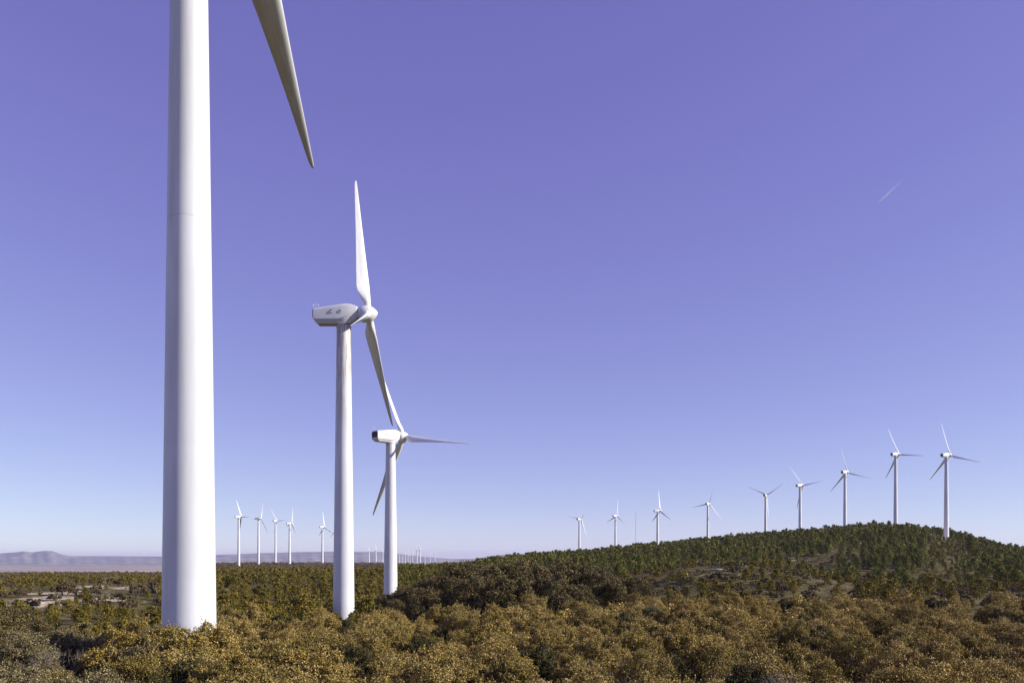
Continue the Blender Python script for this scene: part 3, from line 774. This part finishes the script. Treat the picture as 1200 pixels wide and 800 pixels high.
# which plants the photograph can show: march outwards with a skyline per photo column
plants.sort(key=lambda p: p['d'])
sky = np.full(1500, 800.0)                    # columns -150 .. 1350
for p in plants:
    ytop = HOR - F * (p['z'] + p['h'] - EYE) / p['d']
    ybot = HOR - F * (p['z'] - EYE) / p['d']
    hw = p['w'] * .5 * F / p['d']
    a, b = int(max(0, p['px'] + 150 - hw * .7)), int(min(1500, p['px'] + 150 + hw * .7 + 1))
    vis = 0.0
    if b > a and p['px'] + hw > 0 and p['px'] - hw < 1200:
        seg = sky[a:b]; vis = float(np.mean(np.maximum(0, np.minimum(seg, ybot) - max(ytop, 0)))) * 2 * hw
    p['vis'] = vis; p['size'] = 2 * hw * (ybot - ytop)
    if b > a:
        sol = ytop + .22 * (ybot - ytop)
        sky[a:b] = np.minimum(sky[a:b], sol)

def zone(px):
    if px < 188: return 'left of the nearest tower'
    if px < 392: return 'between the nearest and the rust-streaked tower'
    if px < 560: return 'below the shorter turbine'
    if px < 780: return 'in front of the large holm oaks'
    if px < 960: return 'below the bare stony slope'
    return 'below the hilltop turbines'
def zone_pine(px):
    if px < 660: return 'at the low left end of the hill'
    if px < 800: return 'on the lower slope under the thin mast'
    if px < 930: return 'above the bare stony slope'
    if px < 1060: return 'on the slope under the tall hilltop turbines'
    return 'on the slope under the largest hilltop turbine'
def zone_y(px):
    return 'left of the nearest tower' if px < 192 else 'between the nearest and the rust-streaked tower' if px < 400 else 'around the shorter turbine' if px < 600 else 'at the stony foot of the hill'

PROTO = {}
def thing_plant(name, parts, p, label, cat, group, extra=0.0):
    root = empty(name, (p['x'], p['y'], p['z'] - extra), p['rz'])
    s = p['s']; wd_ = .96 if name == 'scrub_oak' else 1.0
    root.scale = (s * wd_ * random.uniform(.9, 1.1), s * wd_ * random.uniform(.9, 1.1), s)
    tag(root, label, cat, group)
    link('crown', parts[0], root); link('trunk', parts[1], root)
    return root

def mass(name, items, lods, mat, label, cat):
    """the rest of a kind as one object"""
    if not items: return
    Vs, Ts = [], []
    for p in items:
        V, t = lods[p['var'] % len(lods)]
        c, s = math.cos(p['rz']), math.sin(p['rz'])
        W = V * p['s']
        Vs.append(np.stack([W[:, 0] * c - W[:, 1] * s + p['x'], W[:, 0] * s + W[:, 1] * c + p['y'], W[:, 2] + p['z'] - .05], 1))
        Ts.append(np.clip(t * .6 + .4 * random.random(), 0, 1))
    V = np.concatenate(Vs)
    o = link(name, np_mesh(name, V, quads_of(V), None, [mat], tone=np.concatenate(Ts)))
    tag(o, label, cat, kind='stuff')

by = lambda k: [p for p in plants if p['kind'] == k]
def split(items, n):
    seen = sorted([p for p in items if p['vis'] > 0.2], key=lambda p: -p['vis'])
    return seen[:n], seen[n:]

oaks, oak_rest = split(by('oak'), 300)
hidden_oaks = [p for p in by('oak') if p['vis'] <= 0.2 and p['d'] > 40]
for p in oaks:
    z = zone(p['px']); near = p['d'] < 42
    ton = {'golden': 'golden-brown', 'olive': 'olive-brown', 'grey': 'grey-green', 'dark': 'dark shade-toned green'}[p['tone']]
    thing_plant('scrub_oak', OAK[p['tone']][p['var']], p, f"{ton} leafy scrub oak {'low in the picture' if near else 'further back'} {z}", 'oak', f"{ton} scrub oaks, {'near' if near else 'further'}, {z}", .12)
mass('oak_thicket', oak_rest + hidden_oaks, LOD_OAK, M_GOLD, 'golden-brown mass of oak scrub filling gaps between the nearer bushes', 'thicket')
for p in by('holm'):
    side = 'at the left edge below the stony clearing' if p['px'] < 200 else 'right of the shorter turbine' if p['px'] < 600 else 'at the foot of the pine hill'
    thing_plant('holm_oak', HOLM[p['var']], p, f"large brown-green holm oak {side}", 'oak', f'large holm oaks {side}', .15)
pines, pine_rest = split(by('pine'), 300)
for p in pines:
    z = zone_pine(p['px']); t = 'tall' if p['h'] > 5.2 else 'short'
    thing_plant('pine_tree', PINE[p['var']], p, f"{t} {'dark' if p['var'] < 4 else 'yellowish'} green pine {z}", 'pine', f"{t} {'dark' if p['var'] < 4 else 'yellowish'} hillside pines {z}", .1)
mass('pine_wood', pine_rest, LOD_PINE, M_PINE, 'far dark green pine wood covering the upper hillside and crest', 'wood')
yp, yp_rest = split(by('ypine'), 300)
for p in yp:
    z = zone_y(p['px']); t = 'taller' if p['h'] > 3.2 else 'small'
    thing_plant('young_pine', YPINE[p['var']], p, f"{t} yellow-green young pine {z}", 'young pine', f"{t} young pines {z}", .08)
mass('young_pine_wood', yp_rest, LOD_YPINE, M_YPINE, 'distant yellow-green young pines spread over the plateau', 'wood')
for p in by('shrub'):
    if p['vis'] <= .5: continue
    big = p['s'] > 1.15
    where = ('on the stony clearing left of the nearest tower' if p['px'] < 220 else 'among the young pines between the near towers' if p['px'] < 500 else 'on the stony foot of the pine hill')
    thing_plant('wild_shrub', SHRUB[p['var']], p, f"{'broad dark' if big else 'low'} {'grey-green' if p['var'] == 2 else 'brown'} shrub {where}", 'shrub', f"{'broad' if big else 'low'} {'grey' if p['var'] == 2 else 'brown'} shrubs {where}", .1)
mass('low_scrub', [p for p in by('scrub') if p['vis'] > 0.0], LOD_SCRUB, M_SCRUB, 'low brown scrub dotted over the plateau and the hillside', 'scrub')

# bare grey bush in the lower right thicket
def bare_bush(px, d, R, label):
    g = np.random.default_rng(int(px)); x, y = ppx(px, d); P = []
    def grow(p, v, r, l, depth):
        q = p + v * l * .5 + g.normal(0, .05 * l, 3); e = q + unit(v + g.normal(0, .25, 3)) * l * .5
        P.append(tube([p, q, e], [r, r * .8, r * .6], 4))
        if depth:
            for _ in range(3): grow(e, unit(v + g.normal(0, .55, 3) + np.array([0, 0, .12])), r * .58, l * .72, depth - 1)
    for k in range(5): grow(np.array([g.normal(0, .12), g.normal(0, .12), 0.]), unit(np.array([g.normal(0, .5), g.normal(0, .5), 1.])), .035, R * .42, 4)
    o = link('bare_bush', np_mesh('bare_bush', *join(P), [M_DEAD])); o.location = (x, y, float(ground(x, y)) + 1.2)
    tag(o, label, 'bush')
    return o
BB = [(918, 36, 3.0, 'leafless grey twiggy bush in the oak thicket under the tall hilltop turbines'), (700, 44, 2.8, 'leafless pale grey bush in the oak thicket in front of the holm oaks'),
      (1085, 58, 2.4, 'leafless grey bush among golden oaks below the largest hilltop turbine'), (520, 31, 2.6, 'leafless grey bush low in the thicket below the shorter turbine'),
      (330, 40, 2.6, 'leafless grey bush between the nearest and the rust-streaked tower'), (70, 48, 2.8, 'leafless grey bush low at the left of the nearest tower'), (800, 70, 2.4, 'leafless grey bush below the bare stony slope')]
for b in BB: bare_bush(*b).location.z -= 0.9

# limestone boulders
def boulder(seed):
    g = np.random.default_rng(seed); import bmesh
    bm = bmesh.new(); bmesh.ops.create_icosphere(bm, subdivisions=3, radius=1)
    ph = g.uniform(0, 6, 6)
    for v in bm.verts:
        c = v.co.copy()
        k = 1 + .18 * math.sin(c.x * 3 + ph[0]) * math.sin(c.y * 2.6 + ph[1]) + .12 * math.sin(c.z * 5 + ph[2]) + .06 * math.sin(c.x * 9 + c.y * 8 + ph[3])
        v.co = Vector((c.x * k * 1.25, c.y * k, max(-.55, min(.62, c.z * k * .75))))
    me = bpy.data.meshes.new('boulder'); bm.to_mesh(me); bm.free(); me.materials.append(M_ROCK)
    return me
BM = [boulder(s) for s in (1, 2, 3, 4)]
RK = [(8, 158), (18, 160), (24, 163), (34, 166), (44, 170), (60, 196), (47, 205), (56, 188), (90, 214), (94, 207), (98, 224), (110, 244), (113, 236), (103, 232), (52, 183), (125, 190), (12, 164), (150, 236), (66, 189),
      (840, 222), (852, 226), (829, 213), (872, 238), (912, 258), (900, 250), (788, 505), (940, 388), (950, 384), (925, 402), (1136, 578), (1141, 574), (1092, 586), (330, 428), (322, 432), (342, 425), (310, 415), (760, 330)]
for i, (px, d) in enumerate(RK):
    px += random.uniform(-1.5, 1.5); x, y = ppx(px, d)
    where = 'on the stony clearing left of the nearest tower' if px < 200 else 'on the sandy strip between the near towers' if px < 400 else 'near the foot of the largest hilltop turbine' if px > 1060 else 'on the hillside'
    o = link('limestone_boulder', BM[i % 4]); s = random.uniform(.45, 1.05) * (1.3 if d > 350 else 1)
    o.location = (x, y, float(ground(x, y)) + .12 * s); o.rotation_euler = (random.uniform(-.2, .2), random.uniform(-.2, .2), random.uniform(0, 6)); o.scale = (s * 1.2, s, s * random.uniform(.4, .7))
    tag(o, f'pale limestone boulder {where}', 'boulder', f'limestone boulders {where}')

# vapour trail high in the sky
def contrail():
    m, nt, out = new_mat('ice_vapour'); g = G(nt)
    tc = g.n('ShaderNodeTexCoord'); sep = g.n('ShaderNodeSeparateXYZ'); g.put(tc.outputs['Generated'], sep.inputs[0])
    d = g.n('ShaderNodeBsdfDiffuse'); d.inputs['Color'].default_value = (.9, .9, .9, 1)
    tr = g.n('ShaderNodeBsdfTransparent'); mx = g.n('ShaderNodeMixShader')
    f = g.math('MULTIPLY', g.rng(sep.outputs['X'], 0.0, 1.0, 0.45, 0.02), g.rng(g.noise(tc.outputs['Generated'], 9, 4), .3, .7, .55, 1.0))
    g.put(f, mx.inputs[0]); nt.links.new(tr.outputs[0], mx.inputs[1]); nt.links.new(d.outputs[0], mx.inputs[2]); nt.links.new(mx.outputs[0], out.inputs[0])
    D = 15000.0
    A = np.array([*ppx(1029.5, D), EYE + (HOR - 237.5) / F * D]); B = np.array([*ppx(1057, D), EYE + (HOR - 211.5) / F * D])
    s = np.linspace(0, 1, 24)
    pts = [A + (B - A) * t + rng.normal(0, 1.2, 3) for t in s]
    V, Q, T = tube(pts, [2 + 9 * min(1, t * 6) + 5 * t for t in s], 10)
    c = A.copy()
    o = link('contrail', np_mesh('contrail', V - c, Q, T, [m], smooth=True)); o.location = c
    tag(o, 'short thin white vapour trail high in the clear sky', 'vapour trail')
contrail()

# ------------------------------------------------------------------ air
def haze():
    m, nt, out = new_mat('pale_air')
    v = nt.nodes.new('ShaderNodeVolumePrincipled')
    v.inputs['Color'].default_value = (0.66, 0.67, 1.0, 1)
    v.inputs['Density'].default_value = 3.2e-5
    v.inputs['Anisotropy'].default_value = 0.1
    nt.links.new(v.outputs[0], out.inputs['Volume'])
    S = 30500.0
    o = link('haze', np_mesh('haze', *box(-S, S, -S, S, -64.0, 262.0), [m]))
    tag(o, kind='stuff')
haze()

# ------------------------------------------------------------------ sky, sun, camera
wd = bpy.data.worlds.new('World'); SC.world = wd; wd.use_nodes = True
nt = wd.node_tree; nt.nodes.clear(); g = G(nt)
st = g.n('ShaderNodeTexSky', sky_type='NISHITA', sun_disc=False)
st.sun_elevation = SUN_EL; st.sun_rotation = SUN_AZ
st.altitude = 3000; st.air_density = 1.0; st.dust_density = 0.1; st.ozone_density = 6.0
bg = g.n('ShaderNodeBackground'); bg.inputs['Strength'].default_value = 0.15
sp = g.n('ShaderNodeSeparateColor'); g.put(st.outputs[0], sp.inputs[0])
cb = g.n('ShaderNodeCombineColor')                 # white balance and softer contrast of the photograph's camera
for ch, gm, k in ((0, 0.67, 1.49), (1, 0.86, 0.88), (2, 0.525, 1.655)):
    g.put(g.math('MULTIPLY', g.math('POWER', sp.outputs[ch], gm), k), cb.inputs[ch])
nt.links.new(cb.outputs[0], bg.inputs['Color'])
wo = g.n('ShaderNodeOutputWorld'); nt.links.new(bg.outputs[0], wo.inputs[0])

L = bpy.data.lights.new('sun', 'SUN'); L.energy = 5.0; L.angle = math.radians(0.5); L.color = (1.0, 0.955, 0.88)
lo = bpy.data.objects.new('sun', L); COL.objects.link(lo)
to_sun = Vector((math.sin(SUN_AZ) * math.cos(SUN_EL), math.cos(SUN_AZ) * math.cos(SUN_EL), math.sin(SUN_EL)))
lo.rotation_euler = to_sun.to_track_quat('Z', 'Y').to_euler()

cam = bpy.data.cameras.new('camera'); co = bpy.data.objects.new('camera', cam); COL.objects.link(co)
co.location = (0, 0, EYE); co.rotation_euler = (math.pi / 2, 0, 0)
cam.sensor_fit = 'HORIZONTAL'; cam.sensor_width = 36; cam.lens = 36 * F / 1200
cam.shift_y = (HOR - 400) / 1200
cam.clip_start = 0.1; cam.clip_end = 200000
SC.camera = co

SC.render.engine = 'CYCLES'
SC.view_settings.view_transform = 'Standard'; SC.view_settings.look = 'None'
SC.view_settings.exposure = 0.4; SC.view_settings.gamma = 1.0
cy = SC.cycles
cy.max_bounces = 6; cy.diffuse_bounces = 1; cy.glossy_bounces = 2; cy.transmission_bounces = 3; cy.transparent_max_bounces = 8; cy.volume_bounces = 0
cy.use_denoising = True
print('counts', {k: (len(by(k)), sum(p['vis'] > .2 for p in by(k))) for k in ('oak', 'holm', 'pine', 'ypine', 'shrub', 'scrub')})
